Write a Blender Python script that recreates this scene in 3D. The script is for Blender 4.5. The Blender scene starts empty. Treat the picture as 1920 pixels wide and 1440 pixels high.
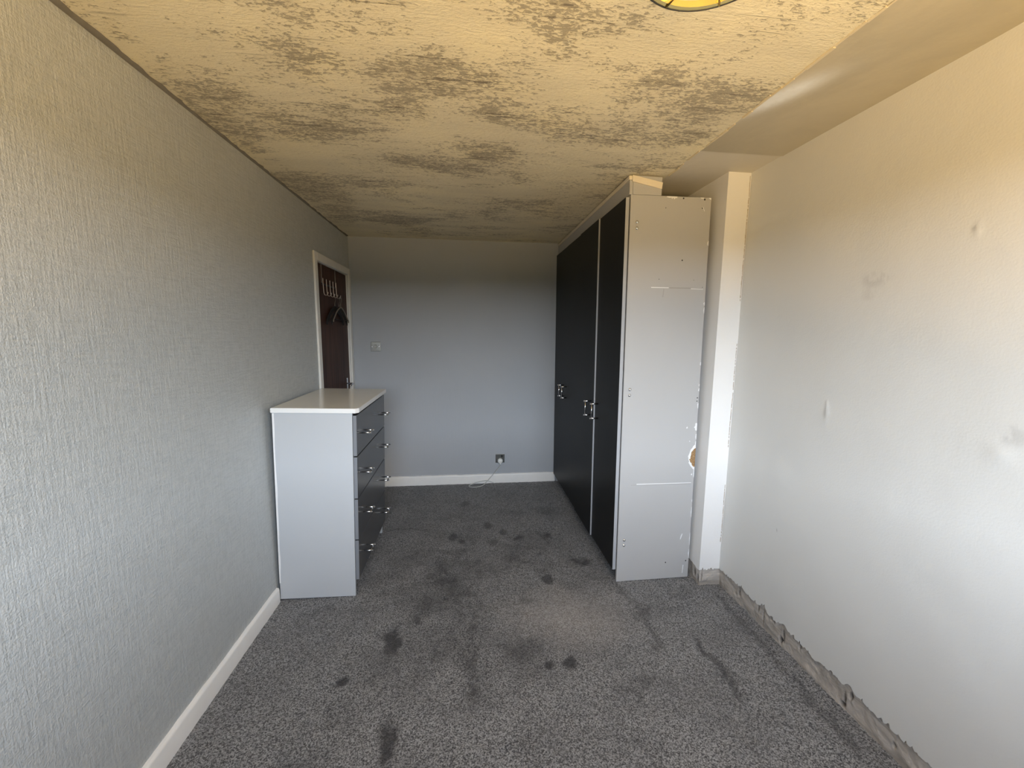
import bpy, bmesh, math, random
import numpy as np
from mathutils import Vector, Matrix

# ------------------------------------------------------------------ camera, world, lights, exposure
scn = bpy.context.scene
C = scn.collection
L, R, B, F, H = -1.083, 1.536, 3.937, -0.32, 2.40      # left, right, back, window wall, ceiling
CAM_H = 1.539
yaw, pitch, roll = 0.11327, 0.12927, 0.009087
fw = Vector((math.sin(yaw)*math.cos(pitch), math.cos(yaw)*math.cos(pitch), -math.sin(pitch)))
rt = Vector((math.cos(yaw), -math.sin(yaw), 0)); up = rt.cross(fw)
rt, up = math.cos(roll)*rt + math.sin(roll)*up, -math.sin(roll)*rt + math.cos(roll)*up
cam = bpy.data.cameras.new('camera'); cam.sensor_width = 36; cam.lens = 745.4/1920*36
cam.clip_start = 0.01; cam.clip_end = 200
co = bpy.data.objects.new('camera', cam); C.objects.link(co)
m = Matrix((rt, up, -fw)).transposed().to_4x4(); m.translation = (0, 0, CAM_H); co.matrix_world = m
scn.camera = co

WIN = (-0.75, 1.38, 1.08, 2.14)                          # window opening x0 x1 z0 z1
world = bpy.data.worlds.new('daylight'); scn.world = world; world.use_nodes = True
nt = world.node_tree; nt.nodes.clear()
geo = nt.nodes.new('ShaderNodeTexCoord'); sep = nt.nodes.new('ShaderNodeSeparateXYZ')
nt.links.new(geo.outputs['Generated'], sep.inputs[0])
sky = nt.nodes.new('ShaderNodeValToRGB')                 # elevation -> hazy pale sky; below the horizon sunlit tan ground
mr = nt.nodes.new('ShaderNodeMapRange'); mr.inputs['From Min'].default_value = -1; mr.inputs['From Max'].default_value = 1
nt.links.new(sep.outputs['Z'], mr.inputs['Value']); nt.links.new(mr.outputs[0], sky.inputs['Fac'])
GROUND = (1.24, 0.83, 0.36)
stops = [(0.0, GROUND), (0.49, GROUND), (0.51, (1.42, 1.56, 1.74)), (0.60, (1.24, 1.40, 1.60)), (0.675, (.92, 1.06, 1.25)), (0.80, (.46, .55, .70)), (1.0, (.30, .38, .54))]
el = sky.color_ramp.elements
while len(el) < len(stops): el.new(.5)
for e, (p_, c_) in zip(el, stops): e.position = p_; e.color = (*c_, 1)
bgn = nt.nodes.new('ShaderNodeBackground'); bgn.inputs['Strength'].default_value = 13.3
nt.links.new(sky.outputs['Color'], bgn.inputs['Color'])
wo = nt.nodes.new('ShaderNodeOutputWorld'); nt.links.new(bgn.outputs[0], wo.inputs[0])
# portal: guides sampling of the daylight through the window opening (adds no light of its own)
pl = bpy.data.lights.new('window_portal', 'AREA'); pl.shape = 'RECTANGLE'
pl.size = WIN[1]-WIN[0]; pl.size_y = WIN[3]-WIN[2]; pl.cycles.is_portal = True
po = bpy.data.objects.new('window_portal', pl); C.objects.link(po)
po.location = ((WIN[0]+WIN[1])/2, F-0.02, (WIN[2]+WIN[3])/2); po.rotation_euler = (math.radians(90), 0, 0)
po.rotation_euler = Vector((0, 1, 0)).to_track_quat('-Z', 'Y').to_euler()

vs = scn.view_settings
vs.view_transform = 'Standard'; vs.look = 'None'; vs.gamma = 1.0; vs.use_curve_mapping = False
vs.exposure = 0.0
scn.cycles.max_bounces = 6; scn.cycles.diffuse_bounces = 3; scn.cycles.glossy_bounces = 3; scn.cycles.transmission_bounces = 1; scn.cycles.transparent_max_bounces = 2
scn.cycles.caustics_reflective = False; scn.cycles.caustics_refractive = False

# ------------------------------------------------------------------ helpers
rng = np.random.default_rng(7); random.seed(5)

def vnoise(x, y, seed=0):
    """smooth value noise in numpy, unit cells, range 0..1"""
    x = np.asarray(x, float); y = np.asarray(y, float)
    xi = np.floor(x).astype(np.int64); yi = np.floor(y).astype(np.int64)
    xf = x-xi; yf = y-yi
    def h(a, b):
        n = (a*374761393 + b*668265263 + seed*1442695041) & 0xffffffff
        n = ((n ^ (n >> 13))*1274126177) & 0xffffffff
        return ((n ^ (n >> 16)) & 0xffff)/65535.0
    u = xf*xf*(3-2*xf); v = yf*yf*(3-2*yf)
    return (h(xi, yi)*(1-u)+h(xi+1, yi)*u)*(1-v)+(h(xi, yi+1)*(1-u)+h(xi+1, yi+1)*u)*v

def fbm(x, y, seed=0, o=4):
    t = 0; a = .5; s = 0
    for i in range(o):
        t = t+a*vnoise(np.asarray(x)*2**i, np.asarray(y)*2**i, seed+i*17); s += a; a *= .5
    return t/s

class Mat:
    """small node-graph writer"""
    def __init__(self, name, rough=.5, metal=0., spec=.5):
        self.m = bpy.data.materials.new(name); self.m.use_nodes = True
        self.t = self.m.node_tree; self.b = self.t.nodes['Principled BSDF']
        self.b.inputs['Roughness'].default_value = rough; self.b.inputs['Metallic'].default_value = metal
        self.b.inputs['Specular IOR Level'].default_value = spec
        self._p = None
    def n(self, kind, **kw):
        x = self.t.nodes.new('ShaderNode'+kind)
        for k, v in kw.items(): setattr(x, k, v)
        return x
    def link(self, a, b): self.t.links.new(a, b)
    def pos(self, s=(1, 1, 1)):
        if self._p is None: self._p = self.n('NewGeometry').outputs['Position']
        x = self.n('Vector' + 'Math', operation='MULTIPLY'); self.link(self._p, x.inputs[0]); x.inputs[1].default_value = s
        return x.outputs[0]
    def noise(self, s=(1, 1, 1), scale=1., detail=4., rough=.55, dist=0.):
        x = self.n('TexNoise'); self.link(self.pos(s), x.inputs['Vector'])
        x.inputs['Scale'].default_value = scale; x.inputs['Detail'].default_value = detail
        x.inputs['Roughness'].default_value = rough; x.inputs['Distortion'].default_value = dist
        return x.outputs['Fac']
    def attr(self, name):
        return self.n('Attribute', attribute_name=name).outputs['Fac']
    def ramp(self, v, a, b, lo=0., hi=1.):
        x = self.n('MapRange', interpolation_type='SMOOTHSTEP'); self.link(v, x.inputs['Value'])
        x.inputs['From Min'].default_value = a; x.inputs['From Max'].default_value = b
        x.inputs['To Min'].default_value = lo; x.inputs['To Max'].default_value = hi
        return x.outputs[0]
    def math(self, op, a, b=None):
        x = self.n('Math', operation=op)
        for i, v in enumerate((a, b)):
            if v is None: continue
            if isinstance(v, (int, float)): x.inputs[i].default_value = v
            else: self.link(v, x.inputs[i])
        return x.outputs[0]
    def mix(self, f, a, b):
        x = self.n('Mix', data_type='RGBA')
        for k, v in (('Factor', f), ('A', a), ('B', b)):
            i = x.inputs[k] if k != 'Factor' else x.inputs[0]
            if k != 'Factor': i = x.inputs[6] if k == 'A' else x.inputs[7]
            if isinstance(v, (int, float)): i.default_value = v
            elif isinstance(v, tuple): i.default_value = (*v, 1) if len(v) == 3 else v
            else: self.link(v, i)
        return x.outputs[2]
    def color(self, v):
        i = self.b.inputs['Base Color']
        if isinstance(v, tuple): i.default_value = (*v, 1)
        else: self.link(v, i)
        return self
    def bump(self, h, strength=.3, dist=.01):
        x = self.n('Bump'); x.inputs['Strength'].default_value = strength; x.inputs['Distance'].default_value = dist
        self.link(h, x.inputs['Height']); self.link(x.outputs[0], self.b.inputs['Normal']); return self
    def rough(self, v): self.link(v, self.b.inputs['Roughness']); return self

def plain(name, col, rough=.5, metal=0., spec=.5, var=.06, scale=6.):
    """flat paint or metal with a touch of uneven tone"""
    k = Mat(name, rough, metal, spec); f = k.noise(scale=scale)
    k.color(k.mix(f, tuple(c*(1-var) for c in col), tuple(min(1, c*(1+var)) for c in col))); return k.m

def obj(name, me, mat=None, parent=None, smooth=False):
    if isinstance(me, bmesh.types.BMesh):
        bm = me; bmesh.ops.recalc_face_normals(bm, faces=bm.faces); me = bpy.data.meshes.new(name); bm.to_mesh(me); bm.free()
    o = bpy.data.objects.new(name, me); C.objects.link(o)
    if mat: me.materials.append(mat)
    if parent: o.parent = parent
    if smooth:
        for p in me.polygons: p.use_smooth = True
    return o

def empty(name, loc):
    o = bpy.data.objects.new(name, None); C.objects.link(o); o.location = loc; o.empty_display_size = .1; return o

def tag(o, label, cat, group=None):
    o['label'] = label; o['category'] = cat
    if group: o['group'] = group
    return o

def struct(o, label=None):
    o['kind'] = 'structure'
    if label: o['label'] = label
    return o

def box(bm, x0, x1, y0, y1, z0, z1, bev=0., seg=1):
    r = bmesh.ops.create_cube(bm, size=1.0)
    for v in r['verts']:
        v.co = Vector((x0+(v.co.x+.5)*(x1-x0), y0+(v.co.y+.5)*(y1-y0), z0+(v.co.z+.5)*(z1-z0)))
    if bev > 0:
        es = list({e for v in r['verts'] for e in v.link_edges})
        bmesh.ops.bevel(bm, geom=es, offset=bev, segments=seg, affect='EDGES', profile=.5)
    return bm

def bx(*a, **k):
    bm = bmesh.new(); box(bm, *a, **k); return bm

def tube(bm, pts, r, n=10, closed=False, caps=True):
    pts = [Vector(p) for p in pts]; rings = []; N = len(pts)
    prev = None
    for i, p in enumerate(pts):
        if closed: d = pts[(i+1) % N]-pts[i-1]
        else: d = pts[min(i+1, N-1)]-pts[max(i-1, 0)]
        d.normalize()
        if prev is None:
            a = d.orthogonal().normalized()
        else:
            a = (prev-d*prev.dot(d)).normalized()
        prev = a; b = d.cross(a); rr = r[i] if isinstance(r, (list, tuple)) else r
        rings.append([bm.verts.new(p+rr*(math.cos(2*math.pi*k/n)*a+math.sin(2*math.pi*k/n)*b)) for k in range(n)])
    for i in range(N if closed else N-1):
        A, Bq = rings[i], rings[(i+1) % N]
        for k in range(n): bm.faces.new((A[k], A[(k+1) % n], Bq[(k+1) % n], Bq[k]))
    if caps and not closed:
        bm.faces.new(rings[0][::-1]); bm.faces.new(rings[-1])
    return bm

def lathe(bm, prof, origin, axis, n=16):
    """profile of (radius, height) along axis"""
    ax = Vector(axis).normalized(); a = ax.orthogonal().normalized(); b = ax.cross(a); o = Vector(origin)
    rings = []
    for r, h in prof:
        rings.append([bm.verts.new(o+ax*h+max(r, 1e-5)*(math.cos(2*math.pi*k/n)*a+math.sin(2*math.pi*k/n)*b)) for k in range(n)])
    for A, Bq in zip(rings, rings[1:]):
        for k in range(n): bm.faces.new((A[k], A[(k+1) % n], Bq[(k+1) % n], Bq[k]))
    bm.faces.new(rings[0][::-1]); bm.faces.new(rings[-1]); return bm

def prism(pts, d):
    """polygon (list of 3-D points) extruded by vector d"""
    bm = bmesh.new(); d = Vector(d)
    a = [bm.verts.new(Vector(p)) for p in pts]; b = [bm.verts.new(Vector(p)+d) for p in pts]
    bm.faces.new(a); bm.faces.new(b[::-1]); n = len(pts)
    for i in range(n): bm.faces.new((a[i], b[i], b[(i+1) % n], a[(i+1) % n]))
    return bm

def smooth_path(pts, k=6):
    out = []; P = [Vector(p) for p in pts]
    for i in range(len(P)-1):
        p0, p1, p2, p3 = P[max(i-1, 0)], P[i], P[i+1], P[min(i+2, len(P)-1)]
        for j in range(k):
            t = j/k
            out.append(.5*((2*p1)+(p2-p0)*t+(2*p0-5*p1+4*p2-p3)*t*t+(3*p1-p0-3*p2+p3)*t**3))
    out.append(P[-1]); return out

def grid_mesh(name, P, attrs):
    """P: (ny, nx, 3) array of points; attrs: name -> (ny, nx) float"""
    ny, nx = P.shape[:2]; me = bpy.data.meshes.new(name)
    idx = np.arange(nx*ny).reshape(ny, nx)
    f = np.stack([idx[:-1, :-1], idx[:-1, 1:], idx[1:, 1:], idx[1:, :-1]], -1).reshape(-1, 4)
    me.vertices.add(nx*ny); me.vertices.foreach_set('co', P.reshape(-1).astype(np.float32))
    me.loops.add(f.size); me.loops.foreach_set('vertex_index', f.reshape(-1).astype(np.int32))
    me.polygons.add(len(f)); me.polygons.foreach_set('loop_start', (np.arange(len(f))*4).astype(np.int32))
    me.update(calc_edges=True); me.validate()
    for k, v in attrs.items():
        a = me.attributes.new(k, 'FLOAT', 'POINT'); a.data.foreach_set('value', np.asarray(v, np.float32).reshape(-1))
    me.polygons.foreach_set('use_smooth', np.ones(len(f), bool))
    return me

# ------------------------------------------------------------------ materials
k = Mat('grey_wallpaper', .50, .35, spec=.5)                # vinyl paper with a metallic sheen
weave_h = k.noise((1, 12, 110), 1., 3., .6); weave_v = k.noise((1, 110, 12), 1., 3., .6); fine = k.noise((1, 1, 1), 210., 2.)
hgt = k.math('ADD', k.math('MULTIPLY', k.math('ADD', weave_h, weave_v), .8), k.math('MULTIPLY', fine, .7))
f = k.noise(scale=1.3)
base = k.mix(f, (.465, .492, .492), (.515, .538, .538))
k.color(k.mix(k.ramp(hgt, .75, 1.4), base, (.60, .62, .615))); k.bump(hgt, .6, .005)
M_paper = k.m

k = Mat('grey_wall_paint', .55, spec=.4)
f = k.noise(scale=2.2, detail=5.); sp = k.noise(scale=160., detail=2.)
base = k.mix(f, (.385, .405, .430), (.430, .450, .475)); k.color(base)
k.bump(k.math('ADD', k.math('MULTIPLY', k.noise((60, 1, 9), 1., 3.), 1.), k.math('MULTIPLY', sp, .6)), .25, .003)
M_back = k.m

k = Mat('white_wall_paint', .55, spec=.4)
f = k.noise(scale=1.1, detail=5.); base = k.mix(f, (.675, .672, .645), (.740, .742, .720))
smudge = k.attr('mark'); base = k.mix(smudge, base, (.45, .44, .42)); k.color(base)
k.bump(k.math('ADD', k.math('MULTIPLY', k.noise(scale=5., detail=3.), 1.), k.math('MULTIPLY', k.noise(scale=140., detail=2.), .12)), .35, .012)
M_white = k.m

k = Mat('white_pier_paint', .5, spec=.4)
k.color(k.mix(k.noise(scale=3., detail=5.), (.82, .81, .79), (.87, .865, .855))); k.bump(k.noise(scale=40., detail=4.), .3, .003)
M_pier = k.m

k = Mat('stripped_ceiling', .62, spec=.35)
big = k.noise((1.1, 2.2, 1), 1.3, 6., .62, .4); dens = k.attr('dens')
fleck = k.noise((55, 130, 1), 1., 5., .70, .35); scrape = k.noise((3.2, 85, 1), 1., 5., .62, .5); wash = k.noise((1.0, 5, 1), 1., 4., .6, .4)
prob = k.math('ADD', k.math('MULTIPLY', k.math('SUBTRACT', big, .5), .95), k.math('MULTIPLY', k.math('SUBTRACT', dens, .20), .20))
mid = k.noise((9, 26, 1), 1., 4., .65, .6)                   # breaks the residue up inside a patch
prob2 = k.math('ADD', k.math('MINIMUM', prob, .10), k.math('MULTIPLY', k.math('SUBTRACT', mid, .5), .42))
m1 = k.ramp(k.math('ADD', fleck, prob2), .535, .665)
m2 = k.ramp(k.math('ADD', scrape, k.math('MULTIPLY', k.math('MINIMUM', prob, .14), .50)), .60, .70)
mask = k.math('MINIMUM', k.math('ADD', k.math('MULTIPLY', m1, .66), k.math('MULTIPLY', m2, .36)), 1.)
base = k.mix(k.ramp(wash, .3, .72), (.82, .76, .575), (.72, .67, .515))
base = k.mix(k.ramp(k.noise(scale=2.2, detail=5.), .50, .72), base, (.86, .79, .57))
base = k.mix(k.math('MULTIPLY', k.ramp(prob, .0, .35), .22), base, (.44, .41, .33))
k.color(k.mix(mask, base, (.20, .175, .14)))
hh = k.math('SUBTRACT', k.math('ADD', k.math('MULTIPLY', fleck, .8), k.math('MULTIPLY', scrape, .3)), k.math('MULTIPLY', mask, .7))
k.bump(hh, .8, .006); k.rough(k.ramp(fleck, .3, .8, .75, .42))
M_ceil = k.m

k = Mat('ceiling_filler_plaster', .6, spec=.35)
base = k.mix(k.ramp(k.noise((1.6, 1.2, 1), 1.6, 5., .6, .5), .35, .7), (.53, .485, .375), (.44, .405, .315))
base = k.mix(k.attr('fill2'), base, (.72, .69, .62)); base = k.mix(k.attr('fill'), base, (.80, .84, .88)); k.color(base)
k.bump(k.noise(scale=9., detail=4.), .35, .008)
M_strip = k.m

k = Mat('bare_plaster', .85, spec=.2)
f = k.noise((1, 7, 22), 1., 6., .65, .8); g = k.noise(scale=35., detail=5., rough=.7)
base = k.mix(k.ramp(f, .32, .68), (.36, .325, .285), (.55, .505, .455)); base = k.mix(k.ramp(g, .58, .75), base, (.62, .58, .53))
base = k.mix(k.attr('pit'), base, (.05, .045, .04)); k.color(base); k.bump(k.math('ADD', f, g), .7, .008)
M_bare = k.m

k = Mat('grey_carpet', .95, spec=.1)
t1 = k.noise(scale=150., detail=3., rough=.75); t2 = k.noise(scale=400., detail=2., rough=.6); lo = k.noise(scale=3.2, detail=6., rough=.62)
vo = k.n('TexVoronoi'); k.link(k.pos(), vo.inputs['Vector']); vo.inputs['Scale'].default_value = 240.; vo.inputs['Randomness'].default_value = 1.
vr = k.n('SeparateColor'); k.link(vo.outputs['Color'], vr.inputs[0])
tt = k.math('ADD', k.math('ADD', k.math('MULTIPLY', t1, .40), k.math('MULTIPLY', t2, .30)), k.math('MULTIPLY', vr.outputs[0], .30))
base = k.mix(k.ramp(tt, .30, .74), (.050, .050, .052), (.40, .40, .40))
base = k.mix(k.math('MULTIPLY', k.ramp(lo, .42, .68), .34), base, (.10, .099, .102))
base = k.mix(k.math('MULTIPLY', k.attr('pale'), .30), base, (.50, .45, .41))
base = k.mix(k.math('MULTIPLY', k.attr('stain'), .84), base, (.035, .034, .036)); k.color(base)
k.b.inputs['Sheen Weight'].default_value = .12
k.bump(tt, .6, .007)
M_carpet = k.m

M_skirt = plain('white_gloss_skirting', (.86, .845, .81), .35, var=.05, scale=12)
M_caulk = plain('grey_cut_in_edge', (.16, .15, .13), .8, var=.25, scale=30)
M_casing = plain('white_door_casing_paint', (.82, .80, .75), .4, var=.08, scale=14)
M_cgrey = plain('light_grey_melamine', (.52, .54, .56), .42, var=.025, scale=4)
M_panel = plain('warm_grey_melamine', (.465, .463, .46), .42, var=.03, scale=3)
M_edge = plain('grey_edge_band', (.40, .41, .43), .4, var=.03)
M_dedge = plain('mid_grey_edge_band', (.21, .22, .24), .4, var=.03)
M_top = plain('cream_gloss_top', (.80, .785, .72), .15, var=.03, spec=.6)
M_topedge = plain('white_top_edge', (.86, .86, .84), .25, var=.02)
M_raw = plain('white_raw_edge', (.85, .85, .85), .6, var=.05)
M_scratch = plain('grey_scuff', (.36, .345, .33), .6, var=.1, scale=40)
M_dark = plain('black_recess', (.012, .012, .013), .7, var=.2)
M_hole = plain('dark_drill_hole', (.02, .018, .016), .8)
M_chrome = plain('chrome', (.80, .80, .82), .16, 1., var=.03)
M_rack = plain('dull_wire', (.42, .36, .32), .4, .6, var=.15)
M_steel = plain('brushed_steel', (.30, .295, .275), .34, 1., var=.08, scale=40)
M_brass = plain('polished_brass', (.95, .72, .26), .22, 1., var=.05)
M_black = plain('black_metal', (.02, .02, .02), .4)
M_plug = plain('white_plastic', (.78, .79, .76), .35, var=.02)
M_flex = plain('pale_grey_cable', (.55, .56, .53), .5, var=.05)
M_hang = plain('black_velvet', (.014, .012, .012), .8, var=.2)
M_hang2 = plain('worn_grey_hanger_plastic', (.20, .17, .14), .55, var=.2)
M_upvc = plain('white_window_frame', (.75, .75, .75), .4)

def front_mat(name, a, b, rough, spec=.5):
    k = Mat(name, rough, spec=spec); g = k.noise((90, 90, 2.2), 1., 4., .6)
    k.color(k.mix(g, a, b)); k.bump(g, .12, .002); return k.m
M_drawer = front_mat('charcoal_drawer_front', (.060, .062, .066), (.078, .080, .085), .26)
M_door = front_mat('charcoal_wardrobe_door', (.010, .0105, .011), (.014, .0145, .0155), .42, .18)

k = Mat('dark_brown_woodgrain', .5, spec=.2)
g = k.noise((1, 55, 1.6), 1., 5., .6, .9)
k.color(k.mix(k.ramp(g, .3, .72), (.026, .009, .006), (.095, .038, .022))); k.bump(g, .1, .002); M_wood = k.m
k = Mat('pale_softwood', .6, spec=.3); g = k.noise((5, 30, 120), 1., 4., .6, .4)
k.color(k.mix(g, (.74, .66, .52), (.84, .77, .63))); k.bump(g, .2, .002); M_pine = k.m
k = Mat('chipboard', .9, spec=.1); g = k.noise(scale=240., detail=3.)
k.color(k.mix(k.ramp(g, .35, .65), (.20, .11, .05), (.50, .33, .17))); k.bump(g, .8, .004); M_chip = k.m
k = Mat('lamp_bulb', .4); k.color((1., .9, .7)); k.b.inputs['Emission Color'].default_value = (1., .72, .36, 1); k.b.inputs['Emission Strength'].default_value = 150.; M_bulb = k.m

# ------------------------------------------------------------------ the room
# floor: a carpet with uneven pile, dark stains and a worn pale patch
STAINS = [(-0.559,1.636,0.030,0.028,1.00), (0.380,1.645,0.025,0.030,1.00), (0.483,1.647,0.038,0.033,1.00), (0.498,2.287,0.037,0.054,0.90), (-0.390,1.840,0.034,0.111,0.80), (-0.311,2.627,0.165,0.094,0.45), (-0.022,2.830,0.052,0.070,0.80), (-0.114,2.846,0.032,0.055,0.80), (0.405,2.789,0.032,0.070,0.80), (0.580,2.812,0.037,0.079,0.80), (0.164,3.021,0.038,0.062,0.70), (0.283,2.906,0.033,0.042,0.70), (0.183,2.771,0.031,0.045,0.60), (0.476,2.633,0.076,0.063,0.60), (0.751,2.458,0.058,0.044,0.60), (-0.047,2.649,0.131,0.055,0.65), (0.035,2.395,0.068,0.081,0.60), (-0.277,2.316,0.078,0.053,0.50), (0.369,2.534,0.110,0.058,0.45), (-0.157,1.753,0.178,0.103,0.60), (-0.190,1.905,0.077,0.056,0.55), (0.051,1.990,0.040,0.228,0.50), (0.003,1.651,0.034,0.162,0.70), (0.230,1.753,0.169,0.079,0.65), (-0.064,2.087,0.027,0.156,0.50), (-0.127,2.166,0.019,0.019,0.80), (-0.267,2.005,0.026,0.029,0.80), (0.660,3.267,0.196,0.094,0.60), (-0.025,3.440,0.043,0.056,0.60), (-0.298,1.350,0.028,0.090,0.60), (0.647,1.221,0.043,0.073,0.50), (-0.837,2.112,0.102,0.035,0.50), (-0.525,2.388,0.133,0.084,0.35), (-0.077,3.183,0.266,0.097,0.35), (0.379,3.241,0.230,0.082,0.30), (-0.449,1.658,0.119,0.052,0.35), (1.137,1.998,0.185,0.079,0.35), (0.340,2.078,0.183,0.036,0.25), (0.979,3.036,0.133,0.074,0.40), (0.212,2.372,0.103,0.046,0.30), (-0.609,1.316,0.095,0.047,0.50), (0.259,1.281,0.159,0.048,0.30), (0.732,1.508,0.166,0.031,0.35), (-0.513,1.488,0.128,0.047,0.30), (1.299,2.052,0.143,0.065,0.40)]
xs = np.arange(L-.01, R+.03, .0085); ys = np.concatenate([np.arange(F-.01, .8, .03), np.arange(.8, B+.02, .0085)])
X, Y = np.meshgrid(xs, ys)
wx = X+.10*(fbm(X*9, Y*9, 3)-.5)+.05*(fbm(X*45, Y*45, 9)-.5); wy = Y+.14*(fbm(X*9, Y*9, 4)-.5)+.05*(fbm(X*45, Y*45, 5)-.5)
stain = np.zeros_like(X)
for cx, cy, a, b, s in STAINS:
    small = a < .05 and b < .07
    if not small and a < .06: a, b, s = a*1.3, b*1.15, s*1.7           # long smears: wider and softer
    ux, uy = (X*.6+wx*.4, Y*.6+wy*.4) if small else (wx, wy)
    q = np.sqrt(((ux-cx)/a)**2+((uy-cy)/b)**2)
    v = s*(np.clip((1.35-q)/.6, 0, 1)**1.2 if small else .95*np.clip(1.5-q, 0, 1)**1.5)
    if not small: v = v*np.clip(2.4*(fbm(X*13, Y*13, 21, 5)-.27), 0, 1.1)
    stain = np.maximum(stain, np.clip(v, 0, 1))
def seg(x0, y0, x1, y1, w, s):
    global stain
    dx, dy = x1-x0, y1-y0; t = np.clip(((wx-x0)*dx+(wy-y0)*dy)/(dx*dx+dy*dy), 0, 1)
    q = np.hypot(wx-x0-t*dx, wy-y0-t*dy)/w
    stain = np.maximum(stain, s*np.clip(1.3-q, 0, 1)*(.4+fbm(X*25, Y*25, 31)))
soil = np.clip(1.3-np.sqrt(((wx-.12)/.62)**2+((wy-2.35)/.62)**2), 0, 1)*np.clip(3.2*(fbm(wx*6, wy*9, 141, 5)-.47), 0, 1)*.95
soil2 = np.clip(1.3-np.sqrt(((wx-.0)/.50)**2+((wy-1.72)/.22)**2), 0, 1)*np.clip(2.6*(fbm(wx*7, wy*7, 151, 5)-.40), 0, 1)*.75
stain = np.maximum(stain, np.maximum(soil, soil2))
seg(1.16, 1.72, 1.165, 1.36, .020, .85); seg(1.165, 1.55, 1.17, 1.46, .03, .6)
seg(1.47, 2.05, 1.44, 1.1, .022, .55); seg(.99, 2.0, .93, 1.72, .03, .55); seg(-.66, 3.03, -.32, 3.02, .012, .6)
seg(.70, 1.42, .86, 1.52, .022, .45); seg(.90, 2.16, .99, 1.9, .03, .4)
stain = np.clip(stain, 0, 1)
pale = np.clip(1.25-np.sqrt(((wx-.55)/.36)**2+((wy-1.97)/.24)**2), 0, 1)
Z = .004*(fbm(X*60, Y*60, 41, 3)-.5)+.003*(fbm(X*7, Y*7, 51, 3)-.5)-.004*stain
Z = np.where((X < L+.0) | (X > R+.02) | (Y > B), -.004, Z)-.001
fl = struct(obj('floor', grid_mesh('floor', np.stack([X, Y, Z], -1), {'stain': stain, 'pale': pale}), M_carpet), 'stained dark grey carpet')

# ceiling: stripped textured plaster, with a smooth filled strip along the right wall
SX = 1.104
def ceil_part(name, x0, x1, y0, y1, z, mat, attrs, parent=None, st=.02, edge=None):
    xs = np.linspace(x0, x1, max(3, int((x1-x0)/st))); ys = np.linspace(y0, y1, max(3, int((y1-y0)/st)))
    Xc, Yc = np.meshgrid(xs, ys)
    Zc = np.full_like(Xc, z)+.004*(fbm(Xc*3, Yc*3, 61, 2)-.5)
    if edge == 'r': Xc[:, -1] += .014*(fbm(ys*16, ys*0, 5)-.5)
    o = obj(name, grid_mesh(name, np.stack([Xc, Yc, Zc], -1), attrs(Xc, Yc)), mat, parent); return o
DENS = [(-.95, 1.62, .14, .30, .75), (-1.0, 2.0, .12, .35, .8), (-.98, 2.7, .16, .5, .9), (-.5, 1.38, .12, .12, .9), (-.2, 1.48, .22, .10, .6),
        (.10, 2.05, .13, .13, .95), (.10, 1.70, .06, .05, .9), (-.5, 2.4, .35, .2, .5), (.30, 1.22, .28, .16, .8), (.60, 1.38, .2, .09, .6),
        (-.9, 3.1, .16, .4, .9), (.92, 1.62, .14, .35, .7), (.85, 2.05, .2, .25, .6), (-.66, 1.9, .25, .12, .6), (.35, 3.1, .6, .4, .45),
        (-.55, 1.15, .25, .08, .6), (.85, 1.2, .15, .2, .6), (-.3, 3.4, .8, .25, .4), (-.45, 1.75, .2, .1, .45), (.72, 1.72, .1, .06, .6)]
def dens(Xc, Yc):
    q = np.zeros_like(Xc)
    for cx, cy, a, b, s in DENS:
        q = np.maximum(q, s*np.exp(-(((Xc-cx)/a)**2+((Yc-cy)/b)**2)))
    return {'dens': np.clip(q, 0, 1)}
ceil = ceil_part('ceiling', L-.01, SX, F-.02, B+.02, H, M_ceil, dens, edge='r')
struct(ceil, 'stripped ceiling with dark streaks of old coating')
def fills(Xc, Yc):
    a = np.exp(-(((Xc-1.135-(1.48-Yc)*.45)/.055)**2+((Yc-1.48)/.14)**2)*1.1)*(.6+.5*fbm(Xc*8, Yc*8, 71))
    return {'fill': np.clip(a*1.7, 0, 1), 'fill2': np.where(Yc > 1.905, .75, 0.)}
st1 = ceil_part('plaster_strip', SX-.004, R+.03, F-.02, 1.905, H+.003, M_strip, fills, ceil)
st2 = ceil_part('plaster_strip', SX-.004, R+.03, 1.905, B+.02, H+.007, M_strip, fills, ceil)
# thin lip of torn coating along the strip's edge
bm = bmesh.new()
for i, y in enumerate(np.arange(.2, 2.2, .05)):
    w = .004+.006*random.random(); xx = SX+.010*(vnoise(y*9, 0., 3)-.5)
    if random.random() < .8: box(bm, xx-w/2, xx+w/2, y, y+.052, H-.002-.003*random.random(), H+.006)
obj('coating_lip', bm, plain('torn_coating_edge', (.68, .60, .44), .7, var=.1, scale=30), ceil)

obj('roof_slab', bx(L-.12, R+.2, F-.16, B+.12, H+.03, H+.15), M_strip, ceil)

# left wall, with the doorway at its far end
DY0, DY1, DZ = 3.105, 3.865, 2.045                      # door opening
bm = bmesh.new()
box(bm, L-.12, L, F-.12, DY0, -.02, H+.02); box(bm, L-.12, L, DY1, B+.12, -.02, H+.02); box(bm, L-.12, L, DY0, DY1, DZ, H+.02)
struct(obj('wall_left', bm, M_paper), 'grey woven-texture wallpapered wall')
struct(obj('wall_back', bx(L-.12, R+.12, B, B+.12, -.02, H+.02), M_back), 'plain grey painted far wall')
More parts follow.
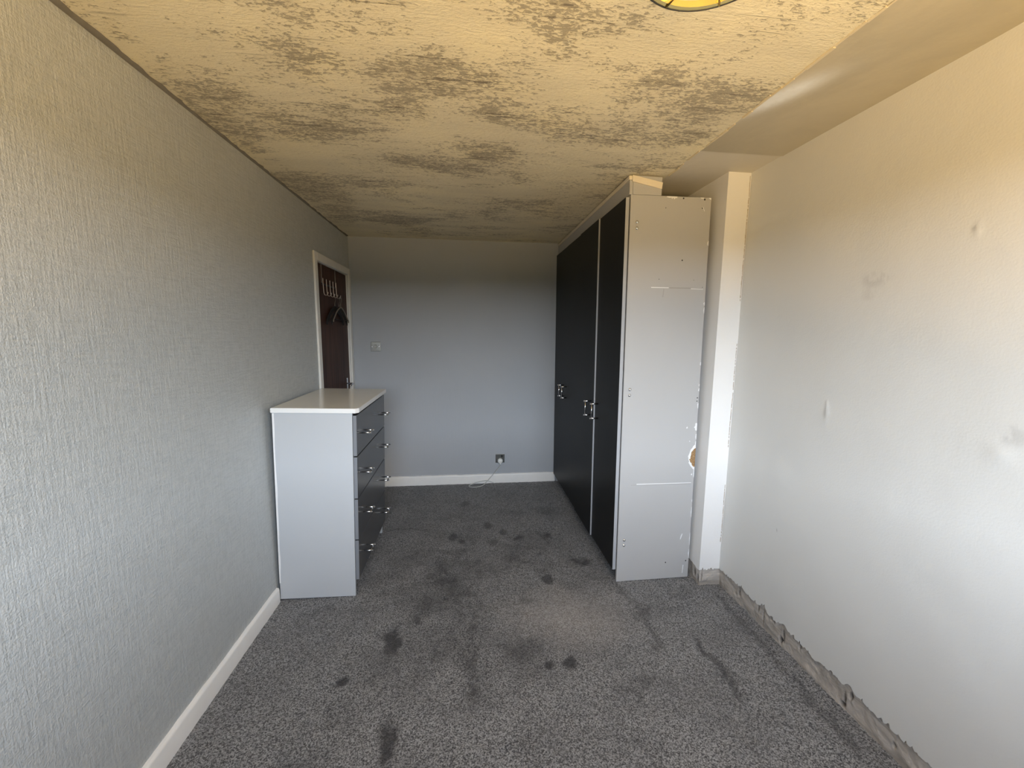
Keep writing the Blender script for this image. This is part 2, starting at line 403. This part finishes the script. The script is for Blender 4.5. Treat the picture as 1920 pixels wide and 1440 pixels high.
# window wall behind the photographer
bm = bmesh.new(); x0, x1, z0, z1 = WIN
box(bm, L-.12, x0, F-.16, F, -.02, H+.02); box(bm, x1, R+.14, F-.16, F, -.02, H+.02)
box(bm, x0, x1, F-.16, F, -.02, z0); box(bm, x0, x1, F-.16, F, z1, H+.02)
struct(obj('wall_front', bm, M_back), 'grey wall around the window')
bm = bmesh.new()
for a in ((x0, x0+.05, z0, z1), (x1-.05, x1, z0, z1), (x0+.05, x1-.05, z0, z0+.05), (x0+.05, x1-.05, z1-.05, z1), ((x0+x1)/2-.03, (x0+x1)/2+.03, z0+.05, z1-.05)):
    box(bm, a[0], a[1], F-.14, F-.08, a[2], a[3], .004)
wn = struct(obj('window_1', bm, M_upvc), 'white window frame')
obj('window_sill', bx(x0-.04, x1+.04, F-.08, F+.06, z0-.03, z0-.001, .005), M_upvc, wn)

# added hedge-like mass, out of view: blocks level daylight to darken upper far wall
xs_ = np.linspace(-22, 22, 90); zs_ = np.linspace(-.6, 2.15, 10); Xh, Zh = np.meshgrid(xs_, zs_)
Yh = F-8.5+.35*(fbm(Xh*2, Zh*2, 201)-.5); Zh = Zh+np.where(Zh > 2, .35*(fbm(Xh*1.3, Xh*0, 203)-.5), 0)
P = np.stack([Xh, Yh, Zh], -1); back = P[::-1].copy(); back[..., 1] -= 1.2
k = Mat('dark_blocker_leaves', .8, spec=.2); g = k.noise(scale=9., detail=5.); k.color(k.mix(g, (.02, .028, .012), (.07, .075, .035))); k.bump(g, .8, .05)
struct(obj('unseen_light_blocker', grid_mesh('unseen_light_blocker', np.concatenate([P, back]), {}), k.m), 'unseen hedge-like mass added outside the window to block level light')

# right wall: white painted skin whose lower edge is broken where the skirting was pulled off
def ragged(t, seed, base=.108):
    z = base+.012*(fbm(t*9, t*0, seed)-.5)+.012*(fbm(t*55, t*0, seed+3)-.5)+.010*np.clip(fbm(t*120, t*0, seed+8, 2)-.62, 0, 1)/.2
    return z
CY = 2.123; CX = 1.405
ysr = np.linspace(F-.12, CY+.02, 640); zr = ragged(ysr, 12)
for c, w, hgt in ((1.755, .02, .022), (1.62, .03, .018), (1.28, .018, .02), (1.92, .025, .015), (1.45, .02, -.012)):
    zr += hgt*np.exp(-((ysr-c)/w)**2)
nz = 200; P = np.zeros((nz+1, len(ysr), 3)); mark = np.zeros((nz+1, len(ysr)))
for j in range(nz+1):
    t = (j/nz); P[j, :, 0] = R; P[j, :, 1] = ysr; P[j, :, 2] = zr+(H+.02-zr)*t
Yg, Zg = P[..., 1], P[..., 2]
wq = .02*(fbm(Yg*30, Zg*30, 81)-.5)
for cy, cz, a, b, s in ((1.381, 1.748, .05, .03, .38), (1.40, 1.70, .03, .03, .2), (1.085, 1.86, .012, .008, .5), (1.518, 1.206, .012, .02, .3), (1.721, .573, .004, .004, 1.), (.93, 1.257, .03, .03, .35)):
    mark = np.maximum(mark, s*np.exp(-(((Yg+wq-cy)/a)**2+((Zg+wq-cz)/b)**2)**2)*(.3+.9*(fbm(Yg*60, Zg*60, 91) > .45)))
P[..., 0] += -.004*(fbm(Yg*4, Zg*4, 95, 2)-.5)
for cy, cz, a, b, dd in ((1.518, 1.206, .012, .02, .004), (1.52, 1.245, .008, .01, .003), (1.085, 1.86, .01, .016, .003), (.955, 1.2, .03, .03, .003)):
    P[..., 0] += -dd*np.exp(-(((Yg-cy)/a)**2+((Zg-cz)/b)**2))
wr = struct(obj('wall_right', grid_mesh('wall_right', P, {'mark': mark}), M_white), 'off-white painted wall')
lip = P[0].copy(); lip2 = lip.copy(); lip2[:, 0] = R+.016; lip2[:, 2] += .004*(fbm(ysr*70, ysr*0, 55)-.3)
obj('broken_plaster_edge', grid_mesh('broken_plaster_edge', np.array([lip2, lip]), {'pit': np.zeros((2, len(ysr)))}), M_bare, wr)
obj('wall_backing', bx(R+.05, R+.17, F-.16, B+.12, -.02, H+.03), M_white, wr)
def bare(name, fn, n, parent, seed, pits, zmax=.16):
    """rough strip of uncovered plaster; fn maps (t, depth) to x, y"""
    ts = np.linspace(0, 1, n); zs = np.linspace(-.02, zmax, 26); T, Zb = np.meshgrid(ts, zs)
    x0_, y0_ = fn(T, 0*T); Lr = max(np.ptp(x0_), np.ptp(y0_))
    U = T*Lr
    dep = .010*(fbm(U*18, Zb*30, seed)-.5)+.004*(fbm(U*90, Zb*90, seed+2)-.5)
    pit = np.zeros_like(T)
    for c, cz, a, b in pits:
        e = np.exp(-(((U-c+.006*(fbm(U*50, Zb*50, 3)-.5))/a)**2+((Zb-cz)/b)**2)**2); pit = np.maximum(pit, e); dep += .02*e
    xx, yy = fn(T, dep)
    return obj(name, grid_mesh(name, np.stack([xx, yy, Zb], -1), {'pit': np.clip(pit*1.3, 0, 1)}), M_bare, parent)
Y0b, Y1b = .5, CY+.012
yo = lambda y: y-Y0b
bare('bare_plaster_strip', lambda T, d: (R+.012+d, Y0b+T*(Y1b-Y0b)), 420, wr, 101,
     [(yo(1.625), .06, .006, .030), (yo(1.64), .03, .008, .016), (yo(1.275), .085, .006, .014), (yo(1.30), .045, .004, .03), (yo(1.31), .015, .01, .008),
      (yo(1.95), .07, .006, .022), (yo(1.80), .085, .004, .02), (yo(1.76), .06, .003, .04), (yo(1.70), .09, .012, .006), (yo(1.11), .05, .006, .006), (yo(1.53), .095, .004, .02)])

# the pier: the wall steps in beside the wardrobe; its plaster is broken at the foot too
a_ = np.linspace(R+.02, CX, 60); b_ = np.linspace(CY, B, 120)[1:]
px_ = np.concatenate([a_, np.full(len(b_), CX)]); py_ = np.concatenate([np.full(len(a_), CY), b_]); pu = np.concatenate([R-a_, R-CX+b_-CY])
zb = ragged(pu, 33, .106)+.03*np.exp(-((pu-.15)/.02)**2)*0+.012*np.clip((pu-.16)/.05, 0, 1); zs = np.linspace(0, 1, 90)
PP = np.zeros((90, len(px_), 3)); PP[..., 0] = px_; PP[..., 1] = py_; PP[..., 2] = zb[None]+(H+.02-zb[None])*zs[:, None]
dq = .002*(fbm(pu[None]*5, PP[..., 2]*4, 38, 2)-.5); ia = len(a_)
PP[:, :ia, 1] += dq[:, :ia]; PP[:, ia-1:, 0] += dq[:, ia-1:]
pm = grid_mesh('wall_pier', PP, {})
for p in pm.polygons: p.use_smooth = False
pier = struct(obj('wall_pier', pm, M_pier), 'white painted pier beside the wardrobe')
l2 = PP[0].copy(); l2[:ia, 1] += .014; l2[ia-1:, 0] += .014
obj('broken_plaster_edge', grid_mesh('broken_plaster_edge', np.array([l2, PP[0]]), {'pit': np.zeros((2, len(pu)))}), M_bare, pier)
bare('bare_plaster_strip', lambda T, d: (CX+.008+T*(R+.03-CX), CY+.010+d), 50, pier, 111, [(.02, .06, .003, .03)])
bare('bare_plaster_strip', lambda T, d: (CX+.010+d, CY+.008+T*.6), 160, pier, 117, [(.012, .03, .008, .03), (.05, .06, .01, .02)], .17)
# torn paint down the corner of pier and right wall
bm = bmesh.new()
for z in np.arange(.14, 2.38, .018):
    if vnoise(z*5, 0., 61) < (.35 if z < 1.2 else .62): continue
    w = .001+.0022*random.random(); x_ = R-.003-.003*vnoise(z*11, 0., 62)
    box(bm, x_-w, x_, CY-.0025, CY+.001, z, z+.010+.014*random.random())
obj('torn_corner_filler', bm, plain('grey_corner_filler', (.46, .40, .33), .8, var=.2, scale=60), pier)

# skirtings
def skirting(name, pts_fn, n, hgt, parent=None):
    """board with a wavy painted top edge; pts_fn(t, depth) -> x, y"""
    ts = np.linspace(0, 1, n); rows = []
    x0_, y0_ = pts_fn(ts, 0*ts); U = ts*max(np.ptp(x0_), np.ptp(y0_))
    w = .006*(fbm(U*9, U*0, 7)-.5)+.004*(fbm(U*30, U*0, 8)-.5)
    for d, z in ((.016, -.01), (.016, hgt-.012), (.014, hgt-.004), (.008, hgt), (-.004, hgt+.003)):
        xx, yy = pts_fn(ts, 0*ts+d+(w*.25 if z > 0 else 0)); rows.append(np.stack([xx, yy, ts*0+z+(w if z > .03 else 0)], -1))
    return obj(name, grid_mesh(name, np.array(rows), {}), M_skirt, parent)
struct(skirting('baseboard_left', lambda T, d: (L+d, F+T*(2.225-F)), 200, .088), 'white painted skirting on the left wall')
struct(skirting('baseboard_back', lambda T, d: (L+T*(.905-L), B-d), 140, .093), 'white painted skirting on the far wall')
# dark unpainted edge where the wallpaper meets the ceiling
ts = np.arange(F, DY0+.8, .02); rows = []
wd = .009+.013*np.clip((1.9-ts)/.8, 0, 1)+.016*(fbm(ts*7, ts*0, 121)-.5)+.014*(fbm(ts*30, ts*0, 125)-.5); wd = np.clip(wd, .002, .04)
for d, z in ((0, H-.010), (.003, H-.009), (1, H-.006), (1, H+.006)):
    xx = L-.001+(wd if d == 1 else d); rows.append(np.stack([xx+0*ts, ts, z+0*ts], -1))
struct(obj('trim_1', grid_mesh('trim_1', np.array(rows), {}), M_caulk), 'dark ragged edge between wallpaper and ceiling')

# ------------------------------------------------------------------ door in the left wall
door = empty('door_1', (L, (DY0+DY1)/2, 0)); struct(door, 'dark brown wood-grain door in white casing')
o_ = Vector(door.location)
def dpart(name, bm, mat, parent=door, **kw):
    bmesh.ops.translate(bm, verts=bm.verts, vec=-o_); return obj(name, bm, mat, parent, **kw)
leaf = dpart('door_leaf', bx(L-.055, L-.012, DY0+.006, DY1-.006, .008, DZ-.006, .002), M_wood)
def casing(y0, y1, z0, z1): return bx(L-.001, L+.014, y0, y1, z0, z1, .004)
dpart('door_casing', casing(DY0-.062, DY0-.002, -.005, DZ+.058), M_casing)
dpart('door_casing', casing(DY1+.002, min(DY1+.06, B-.004), -.005, DZ+.058), M_casing)
dpart('door_casing', casing(DY0-.001, DY1+.001, DZ-.001, DZ+.058), M_casing)
bm = bmesh.new(); box(bm, L-.11, L-.002, DY0, DY0+.004, 0, DZ); box(bm, L-.11, L-.002, DY1-.004, DY1, 0, DZ); box(bm, L-.11, L-.002, DY0+.004, DY1-.004, DZ-.004, DZ)
dpart('door_lining', bm, M_casing)
bm = bmesh.new(); box(bm, L-.1, L-.056, DY0+.004, DY1-.004, 0, DZ-.004); dpart('door_backing', bm, M_wood)
bm = bmesh.new(); box(bm, L-.0125, L-.008, 3.745, 3.785, .96, 1.11, .002); hp = dpart('handle_plate', bm, M_chrome, leaf)
bm = bmesh.new(); tube(bm, [(L-.008, 3.765, 1.06), (L+.035, 3.765, 1.06), (L+.045, 3.758, 1.06), (L+.047, 3.74, 1.06), (L+.047, 3.65, 1.055)], .008); dpart('lever', bm, M_chrome, leaf, smooth=True)

# over-door hook rack
rack = empty('door_hook_rack', (L-.01, 3.42, 1.9)); o_r = Vector(rack.location)
tag(rack, 'over-door metal hook rack at the top of the brown door', 'hook rack')
def rpart(name, bm, mat=M_rack):
    bmesh.ops.translate(bm, verts=bm.verts, vec=-o_r); return obj(name, bm, mat, rack)
XR = L-.012
for y in (3.235, 3.555):
    bm = bmesh.new(); box(bm, XR+.001, XR+.003, y-.006, y+.006, 1.885, DZ-.008); rpart('strap', bm)
rpart('rail', bx(XR+.003, XR+.006, 3.22, 3.57, 1.885, 1.897, .001), M_black)
for y in (3.245, 3.32, 3.40, 3.475, 3.55):
    bm = bmesh.new()
    tube(bm, smooth_path([(XR+.008, y, 1.935), (XR+.009, y, 1.86), (XR+.014, y, 1.815), (XR+.030, y, 1.808), (XR+.040, y, 1.820), (XR+.042, y, 1.832)], 4), .0028, 8); rpart('hook', bm)
    for p in rack.children[-1].data.polygons: p.use_smooth = True

def hanger(label, yc, xo, turn, mat, zt=1.805, w=.205):
    h = empty('coat_hanger', (XR+xo, yc, zt)); h.rotation_euler = (0, 0, turn); tag(h, label, 'hanger', 'coat hangers on the door hooks')
    bm = bmesh.new(); tube(bm, smooth_path([(0, -.002, .0), (0, .014, .012), (0, .026, -.004), (0, .014, -.026), (0, .0, -.045), (0, 0, -.075)], 5), .0019, 8)
    obj('hook', bm, M_steel, h, True)
    bm = bmesh.new()
    pts = smooth_path([(0, -w, -.195), (0, -w*.93, -.172), (0, -w*.5, -.108), (0, -.03, -.078), (0, 0, -.072), (0, .03, -.078), (0, w*.5, -.108), (0, w*.93, -.172), (0, w, -.195)], 6)
    tube(bm, pts, [.0050]*len(pts), 8)
    if mat is M_hang:                                     # broad shaped shoulders
        for q in (.008, .016, .024): tube(bm, [p-Vector((0, 0, q)) for p in pts], [.0050]*len(pts), 8)
    obj('shoulder_bar', bm, mat, h, True)
    bm = bmesh.new(); tube(bm, [(0, -w*.9, -.176), (0, w*.9, -.176)], .0035, 8); obj('trouser_bar', bm, M_hang, h, True)
hanger('pale worn coat hanger hanging foremost on the brown door', 3.552, .0385, 0, M_hang2)
hanger('black coat hanger close behind the pale one, on the hook nearest the corner', 3.546, .0275, 0, M_hang, 1.806)
hanger('black coat hanger one hook further left, closest to the door', 3.472, .0165, 0, M_hang, 1.806)

# ------------------------------------------------------------------ chest of drawers (leans forward a little off the wall)
PX = -.655
dr = empty('chest_of_drawers', (PX, 2.235, 0)); dr.rotation_euler = (0, math.radians(1.25), 0)
tag(dr, 'light grey chest of drawers with charcoal fronts and glossy cream top by the left wall', 'chest of drawers')
W = .755; D = .415                                        # width along the wall, body depth; local x 0 = body front
obj('side_panel', bx(-D, 0, 0, .018, .001, 1.088, .001), M_cgrey, dr)
obj('side_panel', bx(-D, 0, W-.018, W, .001, 1.088, .001), M_cgrey, dr)
obj('back_panel', bx(-D, -D+.006, .0185, W-.0185, .02, 1.087), M_cgrey, dr)
obj('plinth', bx(-.06, -.045, .0185, W-.0185, .001, .085), M_dark, dr)
obj('base_board', bx(-D+.0065, -.004, .0185, W-.0185, .086, .1), M_dark, dr)
bm = bmesh.new()
for z in (.345, .592, .84): box(bm, -.03, -.006, .0185, W-.0185, z-.008, z+.008)
obj('drawer_rails', bm, M_dark, dr)
# top with a splayed white edge
tp = prism([(-D-.006, -.008, 0), (.018, -.008, 0), (.034, .014, 0), (.034, W+.006, 0), (-D-.006, W+.006, 0)], (0, 0, .026))
bmesh.ops.translate(tp, verts=tp.verts, vec=(0, 0, 1.0895)); bmesh.ops.recalc_face_normals(tp, faces=tp.faces)
bmesh.ops.bevel(tp, geom=[e for e in tp.edges], offset=.002, segments=2, affect='EDGES')
top = obj('top', tp, M_top, dr); top.data.materials.append(M_topedge)
for p in top.data.polygons:
    if abs(p.normal.z) < .75: p.material_index = 1
# white unpainted line down the back edge of the near side panel
pts = []; zz = np.linspace(.1, 1.086, 60)
a = [(-D-.001+.0, -.0006, z) for z in zz]; b = [(-D+.006+.005*vnoise(z*9, 0., 4), -.0006, z) for z in zz[::-1]]
obj('raw_edge', prism(a+b, (0, .0004, 0)), M_raw, dr)
hb = bmesh.new()                                          # one bar handle: bar along y, two posts
tube(hb, [(.043, -.040, 0), (.043, .046, 0)], .0042, 12); tube(hb, [(0, -.034, 0), (.054, -.034, 0)], .0046, 12); tube(hb, [(0, .034, 0), (.054, .034, 0)], .0046, 12)
bmesh.ops.recalc_face_normals(hb, faces=hb.faces)
HM = bpy.data.meshes.new('bar_handle'); hb.to_mesh(HM); hb.free(); HM.materials.append(M_chrome)
for p in HM.polygons: p.use_smooth = len(p.vertices) == 4
zb = [.098, .345, .592, .84, 1.078]
for i in range(4):
    d_ = obj('drawer', bx(.002, .0215, .004, W-.004, zb[i]+.0035, zb[i+1]-.0035, .001), M_drawer, dr)
    d_.data.materials.append(M_dedge)
    for p in d_.data.polygons:
        if abs(p.normal.y) > .7: p.material_index = 1
    for y in (.150, .665):
        h = bpy.data.objects.new('handle', HM); C.objects.link(h); h.parent = d_; h.location = (.0212, y, zb[i+1]-.128)

# ------------------------------------------------------------------ fitted wardrobe along the right
WY = 2.213; wd_ = empty('fitted_wardrobe', (.917, WY, 0)); wd_.rotation_euler = (0, math.radians(-.42), 0)
tag(wd_, 'tall fitted wardrobe with four charcoal doors and a scuffed pale grey end panel', 'wardrobe')
WL = B-.006-WY; PW = .472                                 # length, depth; local x 0 = front edge of the end panel
ep = obj('end_panel', bx(0, PW, 0, .018, .001, 2.296, .0012), M_panel, wd_)
obj('back_panel', bx(PW-.006, PW, .0185, WL-.0185, .02, 2.28), M_panel, wd_)
obj('far_panel', bx(.0, PW, WL-.018, WL, .001, 2.296), M_panel, wd_)
obj('top_panel', bx(.0, PW-.0065, .0185, WL-.0185, 2.278, 2.296), M_panel, wd_)
obj('bottom_panel', bx(.002, PW-.0065, .0185, WL-.0185, .075, .09), M_dark, wd_)
obj('plinth', bx(.035, .05, .0185, WL-.0185, .001, .0745), M_dark, wd_)
obj('centre_partition', bx(.004, PW-.0065, WL/2-.009, WL/2+.009, .0905, 2.2775), M_panel, wd_)
DW = (WL-.006)/4
# bar handle standing upright
hb = bmesh.new(); tube(hb, [(-.043, 0, -.050), (-.043, 0, .050)], .0046, 12); tube(hb, [(0, 0, -.050), (-.055, 0, -.050)], .005, 12); tube(hb, [(0, 0, .050), (-.055, 0, .050)], .005, 12)
bmesh.ops.recalc_face_normals(hb, faces=hb.faces)
HW = bpy.data.meshes.new('upright_bar_handle'); hb.to_mesh(HW); hb.free(); HW.materials.append(M_chrome)
for p in HW.polygons: p.use_smooth = len(p.vertices) == 4
for i in range(4):
    y0, y1 = .002+i*DW+.0015, .002+(i+1)*DW-.0015; xo = (0, -.009, -.002, 0)[i]
    d_ = obj('door', bx(-.026+xo, -.006+xo, y0, y1, .082, 2.283, .001), M_door, wd_); d_.data.materials.append(M_edge)
    for p in d_.data.polygons:
        if abs(p.normal.y) > .7: p.material_index = 1
    h = bpy.data.objects.new('handle', HW); C.objects.link(h); h.parent = d_
    h.location = (-.0262+xo, (y1-.06) if i % 2 == 0 else (y0+.055), 1.012)
# fascia between the doors and the ceiling, with its boxed near end
fas = obj('fascia', bx(-.008, .010, .002, WL-.002, 2.297, 2.372, .001), M_panel, wd_)
obj('fascia_lath', bx(-.014, .006, -.002, WL-.002, 2.3725, 2.394, .002), M_pine, wd_)
obj('filler_block', bx(.0105, .176, -.001, .024, 2.297, 2.372, .001), M_panel, wd_)
obj('filler_wedge', prism([(.0075, -.001, 2.3725), (.176, -.001, 2.3725), (.176, -.001, 2.392), (.0075, -.001, 2.396)], (0, .02, 0)), M_panel, wd_)
obj('timber_lath', prism([(.003, -.010, 2.394), (.003, -.010, 2.362), (.172, -.010, 2.328), (.176, -.010, 2.362)], (0, .008, 0)), M_pine, wd_)
# marks and fixings on the end panel (children of the panel)
def lx(x): return x-.917
def bolt(x, z):
    bm = bmesh.new(); lathe(bm, [(.0088, 0), (.0088, .0012), (.0066, .0016), (.0062, .003), (.0045, .0046), (.002, .0054), (0, .0056)], (x, -.0002, z), (0, -1, 0), 18)
    o = obj('bolt', bm, M_chrome, ep, True)
for x, z in ((.042, 2.152), (.042, 2.119), (.039, 1.212), (.038, 1.178), (.042, .274), (.041, .240)): bolt(x, z)
for x, z, r in ((.318, 1.952, .0042), (.306, 2.287, .0045), (.432, 2.285, .005), (.205, 2.233, .0025), (.420, 2.238, .0032), (.462, 1.156, .0036), (.461, 1.136, .0036),
                (.318, .109, .0042), (.452, .112, .0042), (.185, 1.845, .0022), (.395, 1.843, .0018), (.45, 1.803, .002)):
    bm = bmesh.new(); lathe(bm, [(r, 0), (r*.9, .0004), (0, .0005)], (x, -.0002, z), (0, -1, 0), 12); obj('drill_hole', bm, M_hole, ep)
def chip(name, pts, mat, t=.0006): obj(name, prism([(x, -.0002, z) for x, z in pts], (0, -t, 0)), mat, ep)
def blob(cx, cz, a, b, n=14, j=.35):
    return [(cx+a*(1+j*(random.random()-.5)*2)*math.cos(2*math.pi*i/n), cz+b*(1+j*(random.random()-.5)*2)*math.sin(2*math.pi*i/n)) for i in range(n)]
chip('paint_chip', [(.21, 2.295), (.27, 2.295), (.268, 2.287), (.258, 2.286), (.252, 2.279), (.247, 2.288), (.238, 2.281), (.234, 2.288), (.222, 2.287), (.205, 2.29)], M_raw)
chip('paint_chip', [(.405, 2.295), (.43, 2.295), (.425, 2.289), (.41, 2.290)], M_raw)
chip('paint_chip', [(.455, 2.295), (.470, 2.295), (.470, 2.284), (.462, 2.288)], M_raw)
chip('paint_chip', [(.423, 2.245), (.426, 2.244), (.436, 2.222), (.433, 2.222)], M_raw)
xe = PW-.0005
for z0, z1, w in ((2.035, 2.062, .009), (1.70, 1.72, .008), (1.655, 1.69, .006), (1.35, 1.372, .007), (1.225, 1.24, .006), (1.195, 1.215, .007), (1.09, 1.125, .006), (.955, 1.002, .017), (.90, .935, .008), (.865, .89, .006), (.66, .72, .006), (.50, .52, .005), (.40, .47, .005), (.215, .30, .005), (.13, .19, .006)):
    n = 8; zz = np.linspace(z0, z1, n)
    chip('paint_chip', [(xe, z) for z in zz]+[(xe-w*(.35+.65*math.sin(math.pi*(i+.5)/n))*(.7+.5*random.random()), zz[n-1-i]) for i in range(n)], M_raw)
n = 16; zz = np.linspace(.712, .868, n)
chip('paint_chip', [(xe, z) for z in zz]+[(xe-.046*math.sin(math.pi*(i+.4)/n)**.8*(.85+.25*random.random()), zz[n-1-i]) for i in range(n)], M_raw, .0005)
zz = np.linspace(.728, .845, n)
chip('broken_chipboard', [(xe, z) for z in zz]+[(xe-.036*math.sin(math.pi*(i+.4)/n)**.8*(.8+.35*random.random()), zz[n-1-i]) for i in range(n)], M_chip, .0012)
chip('paint_chip', blob(.408, .975, .004, .006), M_raw); chip('paint_chip', blob(.43, .89, .002, .004), M_raw); chip('paint_chip', blob(.455, .68, .004, .006), M_raw)
chip('paint_chip', [(.405, .26), (.409, .258), (.42, .292), (.418, .298), (.41, .285)], M_raw)
chip('paint_chip', [(.431, .03), (.435, .03), (.439, .085), (.434, .085)], M_raw)
chip('scuff_line', [(.105, .628), (.456, .624), (.456, .628), (.105, .633)], M_raw)
chip('scuff_line', [(.07, .625), (.456, .6195), (.456, .6235), (.07, .627)], M_scratch, .0004)
chip('scuff_line', [(.14, 1.796), (.245, 1.796), (.245, 1.800), (.14, 1.801)], M_raw)
chip('scuff_line', [(.25, 1.795), (.38, 1.795), (.38, 1.800), (.25, 1.800)], M_scratch, .0005)
chip('scuff_line', [(.38, 1.793), (.455, 1.791), (.455, 1.793), (.38, 1.796)], M_raw, .0004)
chip('scuff_line', [(.215, 1.79), (.218, 1.79), (.214, 1.745), (.211, 1.745)], M_scratch, .0004)

# ------------------------------------------------------------------ switch, socket, plug
sw = empty('light_switch', (-.8665, B, 1.392)); tag(sw, 'square brushed metal light switch on the far wall beside the door', 'switch')
obj('face_plate', bx(-.045, .045, -.007, -.0003, -.045, .045, .0025, seg=2), M_steel, sw)
rk = bx(-.011, .011, -.0115, -.0072, -.016, .016, .002); obj('rocker', rk, M_steel, sw)
for s in (-1, 1):
    bm = bmesh.new(); lathe(bm, [(.0042, 0), (.0038, .0012), (0, .0016)], (s*.031, -.0071, 0), (0, -1, 0), 12); obj('screw', bm, M_chrome, sw)
so = empty('wall_socket', (.331, B, .256)); tag(so, 'grey metal single power socket low on the far wall', 'socket')
obj('face_plate', bx(-.046, .046, -.007, -.0003, -.046, .046, .0025, seg=2), plain('grey_socket_steel', (.20, .205, .195), .34, .85), so)
obj('switch_rocker', bx(.010, .026, -.011, -.0072, .014, .036, .0015), M_black, so)
for s in (-1, 1):
    bm = bmesh.new(); lathe(bm, [(.0038, 0), (.0034, .0012), (0, .0016)], (s*.032, -.0071, 0), (0, -1, 0), 12); obj('screw', bm, M_chrome, so)
pg = empty('power_plug', (.331, B-.0125, .243)); tag(pg, 'round white plug in the wall socket with a pale cable looping on the carpet', 'plug')
bm = bmesh.new(); lathe(bm, [(.022, 0), (.026, .004), (.027, .02), (.024, .030), (.017, .035), (0, .036)], (0, .0045, -.006), (0, -1, 0), 24)
box(bm, -.010, .010, -.024, -.001, -.042, -.022, .003); obj('plug_body', bm, M_plug, pg, True)
W0 = Vector(pg.location)
cab = [(.331, B-.025, .20), (.325, B-.028, .175), (.27, B-.03, .11), (.20, B-.045, .035), (.15, B-.09, .008), (.08, B-.125, .006), (.02, B-.11, .006), (.02, B-.07, .006), (.09, B-.04, .02), (.18, B-.032, .034), (.235, B-.028, .018), (.27, B-.03, .004)]
bm = bmesh.new(); tube(bm, smooth_path([Vector(c)-W0 for c in cab], 8), .0034, 8); obj('cable', bm, M_flex, pg, True)

# ------------------------------------------------------------------ ceiling lamp: brass cage ring with a square inner frame
LC = Vector((.505, .837, H)); lr = .1625
lamp = empty('ceiling_lamp', LC); tag(lamp, 'round brass cage ceiling lamp with a thin black rim', 'lamp')
zr_ = -.10; ang = [2*math.pi*i/48 for i in range(48)]
bm = bmesh.new(); tube(bm, [(lr*math.cos(a), lr*math.sin(a), zr_) for a in ang], .0022, 8, closed=True); obj('rim', bm, M_black, lamp, True)
bm = bmesh.new(); n = 48
prof = [(lr-.003, zr_-.001), (lr-.003, zr_+.018), (lr-.005, zr_+.018), (lr-.012, zr_-.001)]
rings = [[bm.verts.new((r*math.cos(a), r*math.sin(a), z)) for r, z in prof] for a in ang]
for i in range(n):
    A, Bq = rings[i], rings[(i+1) % n]
    for j in range(4): bm.faces.new((A[j], A[(j+1) % 4], Bq[(j+1) % 4], Bq[j]))
obj('ring_band', bm, M_brass, lamp)
for i in range(8):
    a = 2*math.pi*(i+.3)/8; c, s = math.cos(a), math.sin(a)
    bm = bmesh.new(); tube(bm, [((lr-.006)*c, (lr-.006)*s, zr_+.01), ((lr-.02)*c, (lr-.02)*s, -.05), (.055*c, .055*s, -.012)], .003, 8); obj('cage_bar', bm, M_brass, lamp, True)
    bm = bmesh.new(); tube(bm, [((lr-.004)*c, (lr-.004)*s, zr_-.002), (.07*c, .07*s, zr_-.002)], .0026, 8); obj('spoke', bm, M_brass, lamp, True)
for r in (.07, .055, .098):
    bm = bmesh.new(); q = [(r*math.cos(a+.3), r*math.sin(a+.3), zr_+(.0 if r != .055 else .012)) for a in (math.pi/4, 3*math.pi/4, 5*math.pi/4, 7*math.pi/4)]
    for i in range(4): tube(bm, [q[i], q[(i+1) % 4]], .0034, 8)
    obj('square_frame', bm, M_brass, lamp)
bm = bmesh.new(); lathe(bm, [(.06, 0), (.06, -.012), (.02, -.02), (.017, -.05), (0, -.05)], (0, 0, 0), (0, 0, 1), 24); obj('ceiling_rose', bm, M_brass, lamp)
bm = bmesh.new(); lathe(bm, [(.012, -.05), (.016, -.058), (.024, -.072), (.022, -.086), (.010, -.093), (0, -.094)], (0, 0, 0), (0, 0, 1), 20); obj('bulb', bm, M_bulb, lamp, True)
